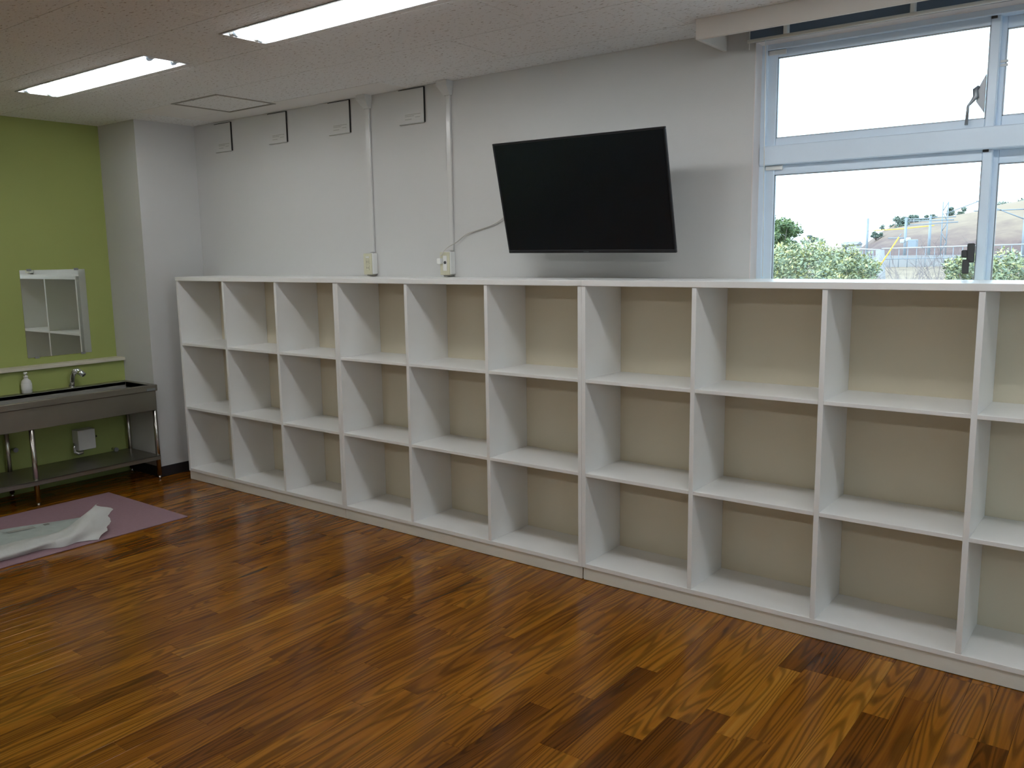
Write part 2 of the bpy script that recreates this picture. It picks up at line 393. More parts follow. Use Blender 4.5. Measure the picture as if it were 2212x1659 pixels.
# ------------------------------------------------------------------ recessed twin-tube lights
def make_light(x0, ya, label):
    t = empty('ceiling_light', (x0+LLEN/2, ya+.13, H), label, 'ceiling light', 'recessed twin-tube ceiling lights')
    L2, W2_ = LLEN/2-.001, .129
    mb = MB()
    prof = [(-W2_, -.003), (-W2_+.012, -.003), (-W2_+.035, .055), (-.03, .055), (0, .022), (.03, .055), (W2_-.035, .055), (W2_-.012, -.003), (W2_, -.003)]
    vs_, fs_ = [], []
    for y, z in prof: vs_ += [(-L2, y, z), (L2, y, z)]
    for i in range(len(prof)-1): fs_.append((2*i, 2*i+1, 2*i+3, 2*i+2))
    mb.add(vs_, fs_); mb.box(-L2, -L2+.012, -W2_, W2_, -.003, .07); mb.box(L2-.012, L2, -W2_, W2_, -.003, .07); mb.box(-L2, L2, -W2_, W2_, .06, .085)
    mb.build('reflector', M['housing'], t)
    for s in (-1, 1):
        y = s*.066
        tb = MB().tube([(-L2+.065, y, .006), (L2-.065, y, .006)], .0185, 16).build('fluorescent_tube', M['tube'], t)
        for e in (-1, 1):
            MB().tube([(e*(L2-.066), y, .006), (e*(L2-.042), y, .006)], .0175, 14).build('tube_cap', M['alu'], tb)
            MB().cbox(e*(L2-.028)-.014, e*(L2-.028)+.014, y-.017, y+.017, -.002, .06, .004).build('lampholder', M['holder'], t)
    return t
ln = ['shorter-looking lit twin-tube ceiling light nearest the green wall', 'lit twin-tube ceiling light cut off by the top of the photo']
for r_, (ya, yb_) in enumerate(LROWS):
    for i, x in enumerate(LX):
        if r_ == 0 and i < 2: lab = ln[i]
        else: lab = 'recessed twin-tube ceiling light in the %s row beyond the photo, %s from the green wall' % (['shelf-side', 'rear'][r_], ['first', 'second', 'third', 'fourth'][i])
        make_light(x, ya, lab)

# ------------------------------------------------------------------ shelf units
XS = [-4.3968, -3.8199, -3.2419, -2.6508, -2.0531, -1.4612, -.8566, -.26, .3161, .8836, 1.455]
ZT, ZTU, ZBT, ZBB = 1.5292, 1.5, .0893, .0668
SH = [(1.0242, 1.0415), (.5458, .5638)]
T = .022; BK = .3455
def shelf_unit(xs, label, caps=False):
    u = empty('shelf_unit', ((xs[0]+xs[-1])/2, .19, 0), label, 'shelf unit', 'white three-row shelf units along the wall')
    ox, oy = u.location.x, u.location.y
    def bx(n, x0, x1, y0, y1, z0, z1, mt, c=.0012): return MB().cbox(x0-ox, x1-ox, y0-oy, y1-oy, z0, z1, c).build(n, mt, u)
    a, b = xs[0]+.0004, xs[-1]-.0004
    bx('side_panel', a, a+T, 0, D-.012, ZBB, ZTU, M['melamine']); bx('side_panel', b-T, b, 0, D-.012, ZBB, ZTU, M['melamine'])
    bx('bottom_board', a+T, b-T, .0, BK, ZBB, ZBT, M['melamine'])
    bx('back_panel', a+T, b-T, BK, D-.014, ZBB, ZTU, M['backboard'])
    bx('kick_board', a+(.007 if caps else .003), b-.0005, .005, .025, .002, ZBB, M['kick'])
    for x in xs[1:-1]: bx('divider', x-T/2, x+T/2, .0005, BK, ZBT, ZTU, M['melamine'])
    for i in range(len(xs)-1):
        l = xs[i]+(T if i == 0 else T/2); r = xs[i+1]-(T if i == len(xs)-2 else T/2)
        for z0, z1 in SH: bx('shelf', l, r, .002, BK, z0, z1, M['melamine'])
    if caps:
        for y, z in ((.035, 1.455), (.035, .985), (.035, .51), (.335, .16), (.03, .12), (.03, .10)):
            MB().lathe([(.0065, 0), (.0065, .002), (.004, .003)], (0, 0, 0), 10).build('screw_cap', M['gloss_plastic'], u)
            c = u.children[-1]; c.location = (a+T-ox, y-oy, z); c.rotation_euler = (0, math.pi/2, 0)
    return u
shelf_unit(XS[0:4], 'white nine-cube shelf unit at the left end beside the corner column')
shelf_unit(XS[3:7], 'white shelf unit in the middle, under the outlets and television')
shelf_unit(XS[6:11], 'white shelf unit at the right, standing under the window', True)
def worktop(x0, x1, label):
    o = MB().cbox(x0, x1, -.004, D-.001, ZTU+.0005, ZT, .002).build('worktop', M['melamine'])
    tag(o, label, 'worktop', 'white boards topping the shelf units')
worktop(XS[0]-.004, XS[6]-.0005, 'long white board topping the left and middle shelf units')
worktop(XS[6]+.0005, XS[10]+.004, 'white board topping the right shelf unit below the window')

# ------------------------------------------------------------------ window in the long wall
def sash(parent, x0, x1, z0, z1, y, fl, fr, ft, fb, side=0):
    """frame members widths fl fr ft fb, inside it one pane"""
    mb = MB(); t = .03
    mb.cbox(x0, x0+fl, y, y+t, z0, z1, .003); mb.cbox(x1-fr, x1, y, y+t, z0, z1, .003)
    mb.cbox(x0+fl, x1-fr, y+.002, y+t-.002, z1-ft, z1, .003); mb.cbox(x0+fl, x1-fr, y+.002, y+t-.002, z0, z0+fb, .003)
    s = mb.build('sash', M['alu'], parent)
    MB().box(x0+fl-.004, x1-fr+.004, y+.012, y+.017, z0+fb-.004, z1-ft+.004).build('pane', M['glass'], s)
    mb = MB(); g = .004
    mb.box(x0+fl, x0+fl+g, y+.008, y+.02, z0+fb, z1-ft); mb.box(x1-fr-g, x1-fr, y+.008, y+.02, z0+fb, z1-ft)
    mb.box(x0+fl, x1-fr, y+.008, y+.02, z0+fb, z0+fb+g); mb.box(x0+fl, x1-fr, y+.008, y+.02, z1-ft-g, z1-ft)
    mb.build('glazing_seal', M['alu_dark'], s)
    return s
def window(name, X0, X1, Z0, Z1, label, detail):
    w = empty(name, ((X0+X1)/2, D+.1, Z0), kind='structure'); w['label'] = label
    o = Vector(w.location)
    root = bpy.data.objects.new('frame_holder', None)
    bpy.data.objects.remove(root)
    def rel(ob): ob.location = ob.location-o; return ob
    fy0, fy1 = D+.074, D+.19
    zt0, zt1 = 2.054, 2.142                       # transom bar
    mid = X0+.963
    mb = MB()
    mb.cbox(X0, X0+.028, fy0, fy1, Z0, Z1, .002); mb.cbox(X1-.028, X1, fy0, fy1, Z0, Z1, .002)
    mb.cbox(X0+.028, X1-.028, fy0, fy1, Z1-.028, Z1, .002); mb.cbox(X0+.028, X1-.028, fy0, fy1, Z0, Z0+.03, .002)
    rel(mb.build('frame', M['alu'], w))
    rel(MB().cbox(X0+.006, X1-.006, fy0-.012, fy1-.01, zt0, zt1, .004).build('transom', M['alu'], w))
    mb = MB()                                      # painted lining around the opening
    mb.box(X0, X0+.004, D-.003, fy0, Z0, Z1); mb.box(X1-.004, X1, D-.003, fy0, Z0, Z1); mb.box(X0, X1, D-.003, fy0, Z1-.004, Z1); mb.box(X0, X1, D-.003, fy0, Z0, Z0+.004)
    rel(mb.build('lining', M['reveal'], w))
    ya, yb = D+.095, D+.135                        # inner and outer track
    out = []
    for z0, z1, ft, fb in ((zt1-.004, Z1-.026, .034, .040), (Z0+.028, zt0+.002, .045, .05)):
        s1 = rel(sash(w, X0+.024, mid+.012, z0, z1, ya, .045, .036, ft, fb)); out.append(s1)
        s2 = rel(sash(w, mid-.026, X1-.024, z0, z1, yb, .055, .045, ft+.012, fb+.01)); out.append(s2)
        mb = MB(); mb.cbox(X0+.030, X0+.112, ya-.012, ya, z1-.024, z1-.004, .002)
        rel(mb.build('corner_guide', M['plastic'], w))
        rel(MB().cbox(mid-.024, mid-.002, ya-.004, ya, z1-.012, z1-.002, .001).build('stopper', M['lining'], w))
    if detail:
        # crescent lock with a hanging handle on the upper sash
        s = out[0]; xl = mid-.040; z = 2.275
        mb = MB(); mb.add([(xl+.012, ya-.010, z+.075), (xl-.018, ya-.010, z+.015), (xl-.018, ya-.010, z-.03), (xl+.012, ya-.010, z-.075), (xl+.012, ya+.004, z+.075), (xl-.018, ya+.004, z+.015), (xl-.018, ya+.004, z-.03), (xl+.012, ya+.004, z-.075)],
               [(0, 1, 2, 3), (7, 6, 5, 4), (0, 4, 5, 1), (1, 5, 6, 2), (2, 6, 7, 3), (3, 7, 4, 0)])
        mb.tube([(xl-0.011, ya-.012, z+.03), (xl-0.023, ya-.016, z+.018), (xl-0.019, ya-.018, z-.01), (xl-0.031, ya-.022, z-.028), (xl-0.044, ya-.026, z-.045), (xl-0.046, ya-.028, z-.12)], [.006, .010, .011, .007, .005, .0065], 8)
        mb.build('latch', M['alu_dark'], s)
        s = out[2]; z = 1.622
        mb = MB(); mb.cbox(xl-.016, xl+.012, ya-.016, ya+.002, z-.025, z+.055, .004); mb.cbox(xl-.036, xl-.014, ya-.02, ya-.006, z-.004, z+.028, .004); mb.cbox(xl-.03, xl-.004, ya-.022, ya-.014, z-.07, z-.012, .003)
        mb.build('latch', M['lining'], s)
        for z in (2.40, 2.385):
            rel(MB().cbox(mid+.012, mid+.040, yb-.004, yb+.002, z-.005, z+.005, .001).build('clip', M['plastic'], w))
    return w
window('window_1', *W1, 'aluminium sliding window with transom above the right shelf unit', True)
window('window_2', *W2, 'aluminium sliding window further right, beyond the photo', False)
# window in the right wall
w3 = empty('window_3', (XR+.1, (RW[0]+RW[1])/2, RW[2]), kind='structure'); w3['label'] = 'small aluminium window in the right wall, beyond the photo'
mb = MB(); n3 = 2; dw = (RW[1]-RW[0])/2; hz = RW[3]-RW[2]
mb.cbox(-.03, .03, -dw, dw, 0, .05, .003); mb.cbox(-.03, .03, -dw, dw, hz-.05, hz, .003)
for i in range(n3+1):
    y = -dw+2*dw*i/n3; mb.cbox(-.03, .03, max(y-.03, -dw), min(y+.03, dw), .05, hz-.05, .003)
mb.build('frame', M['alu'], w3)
for i in range(n3):
    y = -dw+2*dw*i/n3; MB().box(-.003, .003, y+.03, y+2*dw/n3-.03, .05, hz-.05).build('pane', M['glass'], w3)

# curtain box over the window
cb = empty('curtain_box', (.7, .24, 2.58), 'white painted curtain box fixed to the ceiling over the window', 'curtain box')
x0, x1, yv, zv = -.318-.7, 1.87-.7, .092-.24, 0.
MB().cbox(x0, x1, yv, yv+.018, zv, H-2.58, .002).build('front_board', M['valance'], cb)
for xx in (x0, x1-.018): MB().cbox(xx, xx+.018, yv+.018, D-.24-.001, zv, H-2.58, .002).build('end_board', M['valance'], cb)
MB().cbox(-.150-.7, 1.80-.7, .295-.24, .345-.24, .006, .078, .002).build('blind_headrail', M['blind'], cb)
MB().tube([(-.150-.7, .27-.24, -.002), (1.80-.7, .27-.24, -.002)], .008, 10).build('curtain_rail', M['plastic'], cb)
for x in (.02, .53, 1.1): MB().cbox(x-.7-.009, x-.7+.009, .262-.24, .294-.24, .004, .05, .002).build('bracket', M['plastic'], cb)
pc = MB(); pc.tube([(-.155-.7, .30-.24, .05), (-.155-.7, .30-.24, -.03)], .0016, 6)
pc.tube([(-.085-.7, .31-.24, .05), (-.083-.7, .33-.24, -.5), (-.080-.7, .345-.24, -1.04)], .0018, 6)
pc.build('pull_cord', M['plastic'], cb)

# ------------------------------------------------------------------ television
TVC = Vector((-.930, .10, 1.9405)); TW = 1.005; TH = TW*.575
tv = empty('television', TVC, 'black flat television tilted forward on the white wall', 'television')
tv.rotation_mode = 'XYZ'
Rm = Matrix.Rotation(math.radians(-1.17), 4, 'Z') @ Matrix.Rotation(math.radians(13.84), 4, 'X') @ Matrix.Rotation(math.radians(.6), 4, 'Y')
tv.rotation_euler = Rm.to_euler()
mb = MB(); hw, hh = TW/2, TH/2; bz = .010
mb.cbox(-hw, hw, 0, .012, -hh, -hh+bz+.006, .002); mb.cbox(-hw, hw, 0, .012, hh-bz, hh, .002)
mb.cbox(-hw, -hw+bz, 0, .012, -hh+bz+.006, hh-bz, .002); mb.cbox(hw-bz, hw, 0, .012, -hh+bz+.006, hh-bz, .002)
mb.build('bezel', M['tv_case'], tv)
MB().box(-hw+bz, hw-bz,   .003, .011, -hh+bz+.006, hh-bz).build('screen', M['tv_screen'], tv)
mb = MB(); mb.cbox(-hw+.012, hw-.012, .0115, .020, -hh+.006, hh-.012, .003); mb.rbox(-hw*.72, hw*.72, .018, .065, -hh*.9, hh*.45, .012, 2)
mb.build('rear_case', M['tv_case'], tv)
mb = MB(); mb.box(-.018, -.006, -.0008, .001, -hh+.0055, -hh+.0095); mb.box(-.004, .012, -.0008, .001, -hh+.0055, -hh+.0095); mb.build('brand_mark', M['tv_mark'], tv, label='tiny grey unreadable lettering')
br = empty('wall_mount', (TVC.x, D, TVC.z), 'black steel arm bracket holding the television off the wall', 'bracket')
MB().cbox(-.11, .11, -.012, -.0005, -.13, .13, .003).build('wall_plate', M['tv_case'], br)
for s in (-1, 1): MB().cbox(s*.07-.012, s*.07+.012, -.195, -.012, -.02, .02, .003).build('arm', M['tv_case'], br)

# ------------------------------------------------------------------ air registers high on the wall
def register(xr, z1, w, label):
    t = empty('air_register', (xr-w/2, D, z1-.105), label, 'wall vent', 'square white air registers below the ceiling')
    h = .205
    MB().box(-w/2+.012, w/2-.004, -.007, -.0005, -h/2+.004, h/2-.004).build('throat', M['dark'], t)
    MB().cbox(-w/2, w/2-.004, -.012, -.007, -h/2, h/2-.004, .0015).build('cover_plate', M['wall'], t)
    mb = MB(); mb.box(w/2-.004, w/2, -.0115, -.001, -h/2, h/2); mb.box(-w/2+.0, w/2, -.0115, -.001, h/2-.004, h/2)
    mb.build('side_slot', M['dark'], t)
    MB().box(-w/2+.002, w/2-.005, -.0105, -.0015, -h/2-.004, -h/2).build('lower_lip', M['grey_print'], t)
    MB().box(-.058, .078, -.0122, -.0118, -h/2+.016, -h/2+.060).build('sticker', M['sticker'], t)
    mb = MB()
    for i, (a, b) in enumerate(((-.055, .075), (-.055, .02), (.03, .07), (-.055, .0))): mb.box(a, b, -.0126, -.0118, -h/2+.05-i*.009, -h/2+.0545-i*.009)
    mb.build('caption', M['grey_print'], t, label='small grey printed caption')
    return t
for (xr, z1, w), n in zip(((-4.153, 2.655, .205), (-3.513, 2.661, .205), (-2.872, 2.664, .208), (-2.216, 2.664, .212)),
                          ('first white air register from the corner column', 'second white air register from the corner column', 'white air register just left of the left cable duct', 'white air register between the two cable ducts')):
    register(xr, z1, w, n)

# ------------------------------------------------------------------ surface cable ducts with outlets
def duct(xc, lab):
    t = empty('cable_duct', (xc, D, 1.685), lab, 'cable duct', 'vertical white cable ducts on the wall')
    MB().cbox(-.017, .017, -.016, -.0005, 0, 2.600-1.685, .003).build('duct_cover', M['duct'], t)
    mb = MB(); zt = H-.001-1.685; zb = 2.585-1.685
    # tapered corner piece that turns from wall to ceiling
    a, b = .034, .024
    vs_ = [(-a-.012, -.001, zt), (a, -.001, zt), (a, -.062, zt), (-a-.012, -.062, zt), (-b, -.001, zb), (b, -.001, zb), (b, -.022, zb), (-b, -.022, zb), (-a-.010, -.062, zt-.028), (a, -.062, zt-.028), (a, -.001, zt-.028), (-a-.010, -.001, zt-.028)]
    mb.add(vs_, [(0, 1, 2, 3), (7, 6, 5, 4), (3, 2, 9, 8), (8, 9, 6, 7), (2, 1, 10, 9), (9, 10, 5, 6), (0, 3, 8, 11), (11, 8, 7, 4), (1, 0, 11, 10), (10, 11, 4, 5)])
    mb.build('corner_cover', M['duct'], t)
    return t
duct(-2.708, 'left of two white cable ducts running down the wall to an outlet')
duct(-2.026, 'right of two white cable ducts, the one nearer the television')
def outlet(xc, lab, tvjack):
    t = empty('wall_outlet', (xc, D, 1.612), lab, 'outlet', 'surface outlets above the shelf')
    MB().cbox(-.040, .040, -.046, -.0005, -.068, .068, .004).build('box', M['plastic'], t)
    MB().rbox(-.040, .036, -.052, -.046, -.070, .066, .0028, 2).build('cover_plate', M['beige'], t)
    if not tvjack:
        MB().cbox(-.018, .014, -.0545, -.052, .036, .048, .001).build('label_strip', M['gloss_plastic'], t)
        for z in (.012, -.026):
            mb = MB(); mb.cbox(-.016, .014, -.0545, -.052, z-.016, z+.016, .002); s = mb.build('socket', M['beige'], t)
            mb = MB()
            for x in (-.007, .005): mb.box(x-.0012, x+.0012, -.0549, -.0544, z-.006, z+.006)
            mb.build('slot', M['lining'], s)
    else:
        MB().cbox(-.014, .016, -.0545, -.052, -.045, .045, .002).build('module', M['plastic'], t)
        mb = MB().lathe([(.009, 0), (.009, .004), (.006, .006)], (0, 0, 0), 14).build('antenna_jack', M['lining'], t); mb.location = (.004, -.0545, .004); mb.rotation_euler = (math.pi/2, 0, 0)
        mb = MB(); mb.rbox(-.048, -.016, -.075, -.050, -.005, .030, .006, 2); mb.build('plug', M['plastic'], t)
    MB().cbox(-.03, .03, -.036, -.006, -.078, -.068, .003).build('shadow_block', M['hatch_frame'], t)  # grey block standing in for the dark shadow beneath the outlet box
    return t
outlet(-2.712, 'beige outlet box with two sockets at the foot of the left duct', False)
outlet(-2.045, 'beige outlet box with a round jack and plug, nearest the television', True)
pts = []
ctrl = [(-2.07, D-.062, 1.655), (-2.03, D-.05, 1.700), (-1.97, D-.03, 1.735), (-1.90, D-.012, 1.782), (-1.80, D-.010, 1.808), (-1.68, D-.012, 1.838), (-1.56, D-.03, 1.895), (-1.40, D-.10, 1.93), (-1.25, D-.19, 1.93)]
for i in range(len(ctrl)-1):
    p0, p1, p2, p3 = [Vector(ctrl[max(0, min(len(ctrl)-1, i+k))]) for k in (-1, 0, 1, 2)]
    for j in range(6):
        t = j/6; pts.append(.5*((2*p1)+(p2-p0)*t+(2*p0-5*p1+4*p2-p3)*t*t+(3*p1-p0-3*p2+p3)*t**3))
pts.append(Vector(ctrl[-1]))
o = MB().tube(pts, .0032, 6).build('power_cord', M['cord']); tag(o, 'thin grey cord curving from the right outlet up behind the television', 'cord')

# ------------------------------------------------------------------ mirror, sink and the things on it
mr = empty('wall_mirror', (XG, -.526, 1.278), 'frameless rectangular mirror clipped to the green wall', 'mirror')
MB().cbox(.0005, .007, -.236, .236, -.318, .318, .001).build('glass', M['mirror'], mr)
for y, z in ((-.17, .318), (.17, .318), (-.17, -.318), (.17, -.318)):
    MB().cbox(.0005, .010, y-.016, y+.016, z-.008, z+.008, .001).build('clip', M['alu_dark'], mr)

SX0, SX1, SYR, SYL, SZ = -5.045, -4.572, -.104, -1.93, .729
sk = empty('wash_sink', ((SX0+SX1)/2, (SYR+SYL)/2, 0), 'long stainless steel trough sink on round legs along the green wall', 'sink')
ox, oy = sk.location.x, sk.location.y
def sb(n, x0, x1, y0, y1, z0, z1, mt=M['steel'], c=.002): return MB().cbox(x0-ox, x1-ox, y0-oy, y1-oy, z0, z1, c).build(n, mt, sk)
# rim as one ring, deck at the back where tap and soap stand
mb = MB(); rz = SZ-.046; bx0, bx1, by0, by1 = SX0+.085, SX1-.035, SYL+.04, SYR-.04
mb.cbox(SX1-.035-ox, SX1-ox, SYL-oy, SYR-oy, rz, SZ, .004); mb.cbox(SX0-ox, bx0-ox, SYL-oy, SYR-oy, SZ-.03, SZ-.002, .003)
mb.cbox(bx0-ox, bx1-ox, SYL-oy, by0-oy, rz, SZ-.001, .003); mb.cbox(bx0-ox, bx1-ox, by1-oy, SYR-oy, rz, SZ-.001, .003)
mb.build('rim', M['steel'], sk)
mb = MB(); zb = .545; t_ = .004
mb.box(bx0-t_-ox, bx0-ox, by0-oy, by1-oy, zb, SZ-.003); mb.box(bx1-ox, bx1+t_-ox, by0-oy, by1-oy, zb, SZ-.003)
mb.box(bx0-ox, bx1-ox, by0-t_-oy, by0-oy, zb, SZ-.003); mb.box(bx0-ox, bx1-ox, by1-oy, by1+t_-oy, zb, SZ-.003); mb.box(bx0-ox, bx1-ox, by0-oy, by1-oy, zb-t_, zb)
mb.build('basin', M['basin'], sk)
mb = MB(); mb.cbox(SX1-.016-ox, SX1-.010-ox, SYL+.01-oy, SYR-.012-oy, .536, rz, .002); mb.cbox(SX0+.01-ox, SX1-.016-ox, SYR-.018-oy, SYR-.012-oy, .536, rz, .002); mb.cbox(SX0+.01-ox, SX1-.016-ox, SYL+.01-oy, SYL+.016-oy, .536, rz, .002)
mb.build('apron', M['steel'], sk)
for ly in (-.124, -1.017, -1.90):
    for lx in (-4.602, -5.005):
        l = MB().tube([(lx-ox, ly-oy, .03), (lx-ox, ly-oy, .60)], .0165, 14).build('leg', M['steel_leg'], sk)
        MB().lathe([(.010, 0), (.012, .004), (.010, .03)], (lx-ox, ly-oy, 0), 12).build('foot', M['steel_leg'], l)
mb = MB(); mb.cbox(SX0+.02-ox, SX1-.006-ox, SYL+.02-oy, SYR-.012-oy, .178, .186, .002); mb.cbox(SX1-.012-ox, SX1-.006-ox, SYL+.02-oy, SYR-.012-oy, .152, .186, .002); mb.cbox(SX0+.02-ox, SX0+.026-ox, SYL+.02-oy, SYR-.012-oy, .152, .186, .002)
mb.build('lower_shelf', M['steel'], sk)
MB().cbox(SX1-.001-ox, SX1+.002-ox, SYR-.09-oy, SYR-.02-oy, rz+.004, rz+.022, .001).build('maker_plate', M['alu_dark'], sk)

fc = empty('faucet', (-5.003, -.535, SZ-.002), 'chrome gooseneck-style tap on the sink\'s rear deck', 'faucet')
MB().lathe([(.024, 0), (.024, .006), (.017, .010)], (0, 0, 0), 18).build('base', M['chrome'], fc)
MB().tube([(0, 0, .008), (.002, .004, .05), (.006, .010, .09), (.022, .022, .118), (.045, .036, .122)], [.021, .020, .020, .022, .022], 14).build('body', M['chrome'], fc)
MB().tube([(.040, .034, .121), (.066, .048, .108), (.082, .058, .090)], [.022, .021, .019], 14).build('spout', M['chrome'], fc)
MB().tube([(.0818, .0578, .0902), (.0838, .0592, .0875)], .0125, 12).build('outlet_ring', M['lining'], fc)

sp = empty('soap_bottle', (-5.003, -.850, SZ-.002), 'white pump soap bottle standing on the sink\'s rear deck', 'soap bottle')
MB().lathe([(.028, 0), (.034, .004), (.035, .03), (.034, .075), (.029, .092), (.016, .104), (.013, .106), (.013, .114)], (0, 0, 0), 20).build('bottle', M['gloss_plastic'], sp)
MB().lathe([(.015, .112), (.015, .126), (.006, .128), (.005, .142)], (0, 0, 0), 14).build('collar', M['plastic'], sp)
mb = MB().lathe([(.013, .140), (.014, .146), (.010, .152)], (0, 0, 0), 14); mb.tube([(0, 0, .146), (.02, -.012, .147), (.036, -.022, .142)], [.006, .005, .004], 8); mb.build('pump_head', M['plastic'], sp)
MB().lathe([(.0355, .03), (.0357, .031), (.0352, .07), (.0348, .071)], (0, 0, 0), 20).build('paper_label', M['plastic'], sp)

vb = empty('tap_control_box', (-5.05, -.49, .325), 'small white box on the wall under the sink, chrome pipe elbow below', 'control box')
MB().cbox(.0005, .095, -.055, .075, -.075, .078, .004).build('casing', M['plastic'], vb)
MB().tube([(.05, -.062, -.02), (.05, -.070, -.05), (.052, -.068, -.085), (.06, -.045, -.098), (.06, -.02, -.098), (.05, -.01, -.078)], [.012, .012, .013, .014, .014, .012], 12).build('pipe_elbow', M['chrome'], vb)
MB().tube([(.03, .076, .0), (.03, .115, .003)], .008, 10).build('side_pipe', M['steel_leg'], vb)
for y, z, lb in ((-.97, .335, 'small stop valve on the wall behind the sink\'s middle legs'), (-.245, .20, 'small stop valve low on the wall near the column')):
    v = empty('stop_valve', (-5.05, y, z), lb, 'valve')
    MB().tube([(.0005, 0, 0), (.05, 0, 0)], .009, 10).build('body', M['steel_leg'], v)
    MB().tube([(.05, 0, 0), (.065, 0, 0)], .017, 10).build('knob', M['alu_dark'], v)

# ------------------------------------------------------------------ mat and packing sheet on the floor
o = MB().rbox(-4.528, -3.525, -2.55, -.565, .0005, .008, .003, 2).build('floor_mat', M['mat']); tag(o, 'thin pink rectangular mat on the floor before the sink', 'mat')
def grid_sheet(rows_, name, seed, jag=0.):
    """rows_: list of polylines with equal counts; resampled, crumpled and given thickness"""
    NU, NV = 60, 26
    def samp(pl, t):
        x = t*(len(pl)-1); i = min(int(x), len(pl)-2); f = x-i
        p0, p1, p2, p3 = [Vector(pl[max(0, min(len(pl)-1, i+k))]) for k in (-1, 0, 1, 2)]
        return .5*((2*p1)+(p2-p0)*f+(2*p0-5*p1+4*p2-p3)*f*f+(3*p1-p0-3*p2+p3)*f**3)
    vs_ = []
    for j in range(NV):
        for i in range(NU):
            pl = [samp(r, i/(NU-1)) for r in rows_]
            p = samp(pl, j/(NV-1))
            n = mnoise.noise(Vector((p.x*9+seed, p.y*7, p.z*9)))*.010+mnoise.noise(Vector((p.x*26, p.y*22+seed, p.z*26)))*.0045
            edge = min(1, .25+2*min(j/(NV-1), 1-j/(NV-1)))
            jg = max(0, i/(NU-1)-.8)*5*jag
            p = p+Vector((n*.5, n*.3+jg*(mnoise.noise(Vector((j*.28, seed, 1.5)))*.045+mnoise.noise(Vector((j*1.3, seed, 7.5)))*.010), abs(n)*edge)); p.z = max(p.z, .0105); vs_.append(p)
    fs_ = [(j*NU+i, j*NU+i+1, (j+1)*NU+i+1, (j+1)*NU+i) for j in range(NV-1) for i in range(NU-1)]
    return MB().add(vs_, fs_, True)
ps = empty('packing_sheet', (-3.8, -1.3, .009), 'crumpled white packing sheet with one edge curled up, lying on pink mat', 'packing sheet')
inv = Vector((3.8, 1.3, -.009))
def local(mb): mb.v = [tuple(Vector(v)+inv) for v in mb.v]; return mb
flat = grid_sheet([[(-4.30, -1.95, .011), (-4.24, -1.45, .011), (-4.14, -1.19, .012), (-4.07, -1.0, .012)],
                   [(-4.05, -1.95, .013), (-4.02, -1.45, .014), (-3.95, -1.2, .014), (-3.93, -.99, .013)],
                   [(-3.72, -1.95, .013), (-3.70, -1.5, .014), (-3.68, -1.2, .014), (-3.72, -1.0, .012)]], 'f', 3)
o = local(flat).build('flat_layer', M['flat'], ps)
flap = grid_sheet([[(-3.64, -1.95, .012), (-3.62, -1.60, .011), (-3.63, -1.444, .011), (-3.575, -1.341, .011), (-3.585, -1.242, .012), (-3.53, -1.14, .012)],
                   [(-3.62, -1.95, .035), (-3.60, -1.58, .040), (-3.61, -1.42, .045), (-3.60, -1.30, .055), (-3.60, -1.18, .065), (-3.62, -1.03, .055)],
                   [(-3.68, -1.95, .060), (-3.66, -1.57, .066), (-3.67, -1.41, .066), (-3.67, -1.28, .074), (-3.67, -1.13, .115), (-3.68, -.98, .10)],
                   [(-3.74, -1.95, .055), (-3.73, -1.57, .067), (-3.735, -1.41, .062), (-3.73, -1.27, .060), (-3.73, -1.14, .120), (-3.725, -1.022, .178)]], 'g', 8, 1.)
o = local(flap).build('raised_fold', M['sheet'], ps)
mb = MB(); mb.cbox(-4.10, -4.075, -1.215, -1.185, .017, .019, .0005)
local(mb).build('dark_print', M['hatch_frame'], ps)
mb = MB(); mb.add([(-4.13, -1.42, .0195), (-4.09, -1.42, .0195), (-4.07, -1.27, .0195), (-4.11, -1.27, .0195), (-4.13, -1.42, .0185), (-4.09, -1.42, .0185), (-4.07, -1.27, .0185), (-4.11, -1.27, .0185)], [(0, 1, 2, 3), (7, 6, 5, 4), (0, 4, 5, 1), (1, 5, 6, 2), (2, 6, 7, 3), (3, 7, 4, 0)])
local(mb).build('green_print', M['grey_print'], ps)

# ------------------------------------------------------------------ outside
random.seed(11)
# ground: falls away under the building, climbs towards the railway
def gz(x, y):
    if y < 8: z = -4.
    elif y < 45.5: z = -4+(y-8)/37.5*4.75
    else: z = .75+(y-45.5)/60*1.0
    return z
mb = MB(); nx, ny = 40, 40; vs_ = []
for j in range(ny):
    for i in range(nx):
        x = -90+i*180/(nx-1); y = .9+j*119/(ny-1); vs_.append((x, y, gz(x, y)+mnoise.noise(Vector((x*.15, y*.15, 0)))*.2))
mb.add(vs_, [(j*nx+i, j*nx+i+1, (j+1)*nx+i+1, (j+1)*nx+i) for j in range(ny-1) for i in range(nx-1)], True)
mb.build('ground', M['ground'], kind='structure', label='dry grassy ground outside falling away below the window')
# hill behind the railway
prof = [(1700, 552), (1800, 548), (1850, 545), (1880, 520), (1905, 500), (1935, 486), (1985, 478), (2030, 470), (2070, 462), (2110, 455), (2160, 440), (2212, 432), (2300, 420), (2450, 425), (2700, 450), (2900, 500)]
NU = len(prof); rows_ = []
for s in range(9):
    t = s/8; Y = 60+t*16; row = []
    for px, py in prof:
        base = at(px, 560, 60); top = at(px, py, 76)
        z = base.z*(1-t**.7)+top.z*t**.7
        row.append(Vector((base.x*(1-t)+top.x*t, Y, z+mnoise.noise(Vector((px*.03, s*.9, 4)))*.22)))
    rows_.append(row)
for ds in (6, 16, 40): rows_.append([Vector((p.x, 76+ds, p.z-ds*.05)) for p in rows_[8]])
mb = MB(); mb.add([p for r in rows_ for p in r], [(j*NU+i, j*NU+i+1, (j+1)*NU+i+1, (j+1)*NU+i) for j in range(len(rows_)-1) for i in range(NU-1)], True)
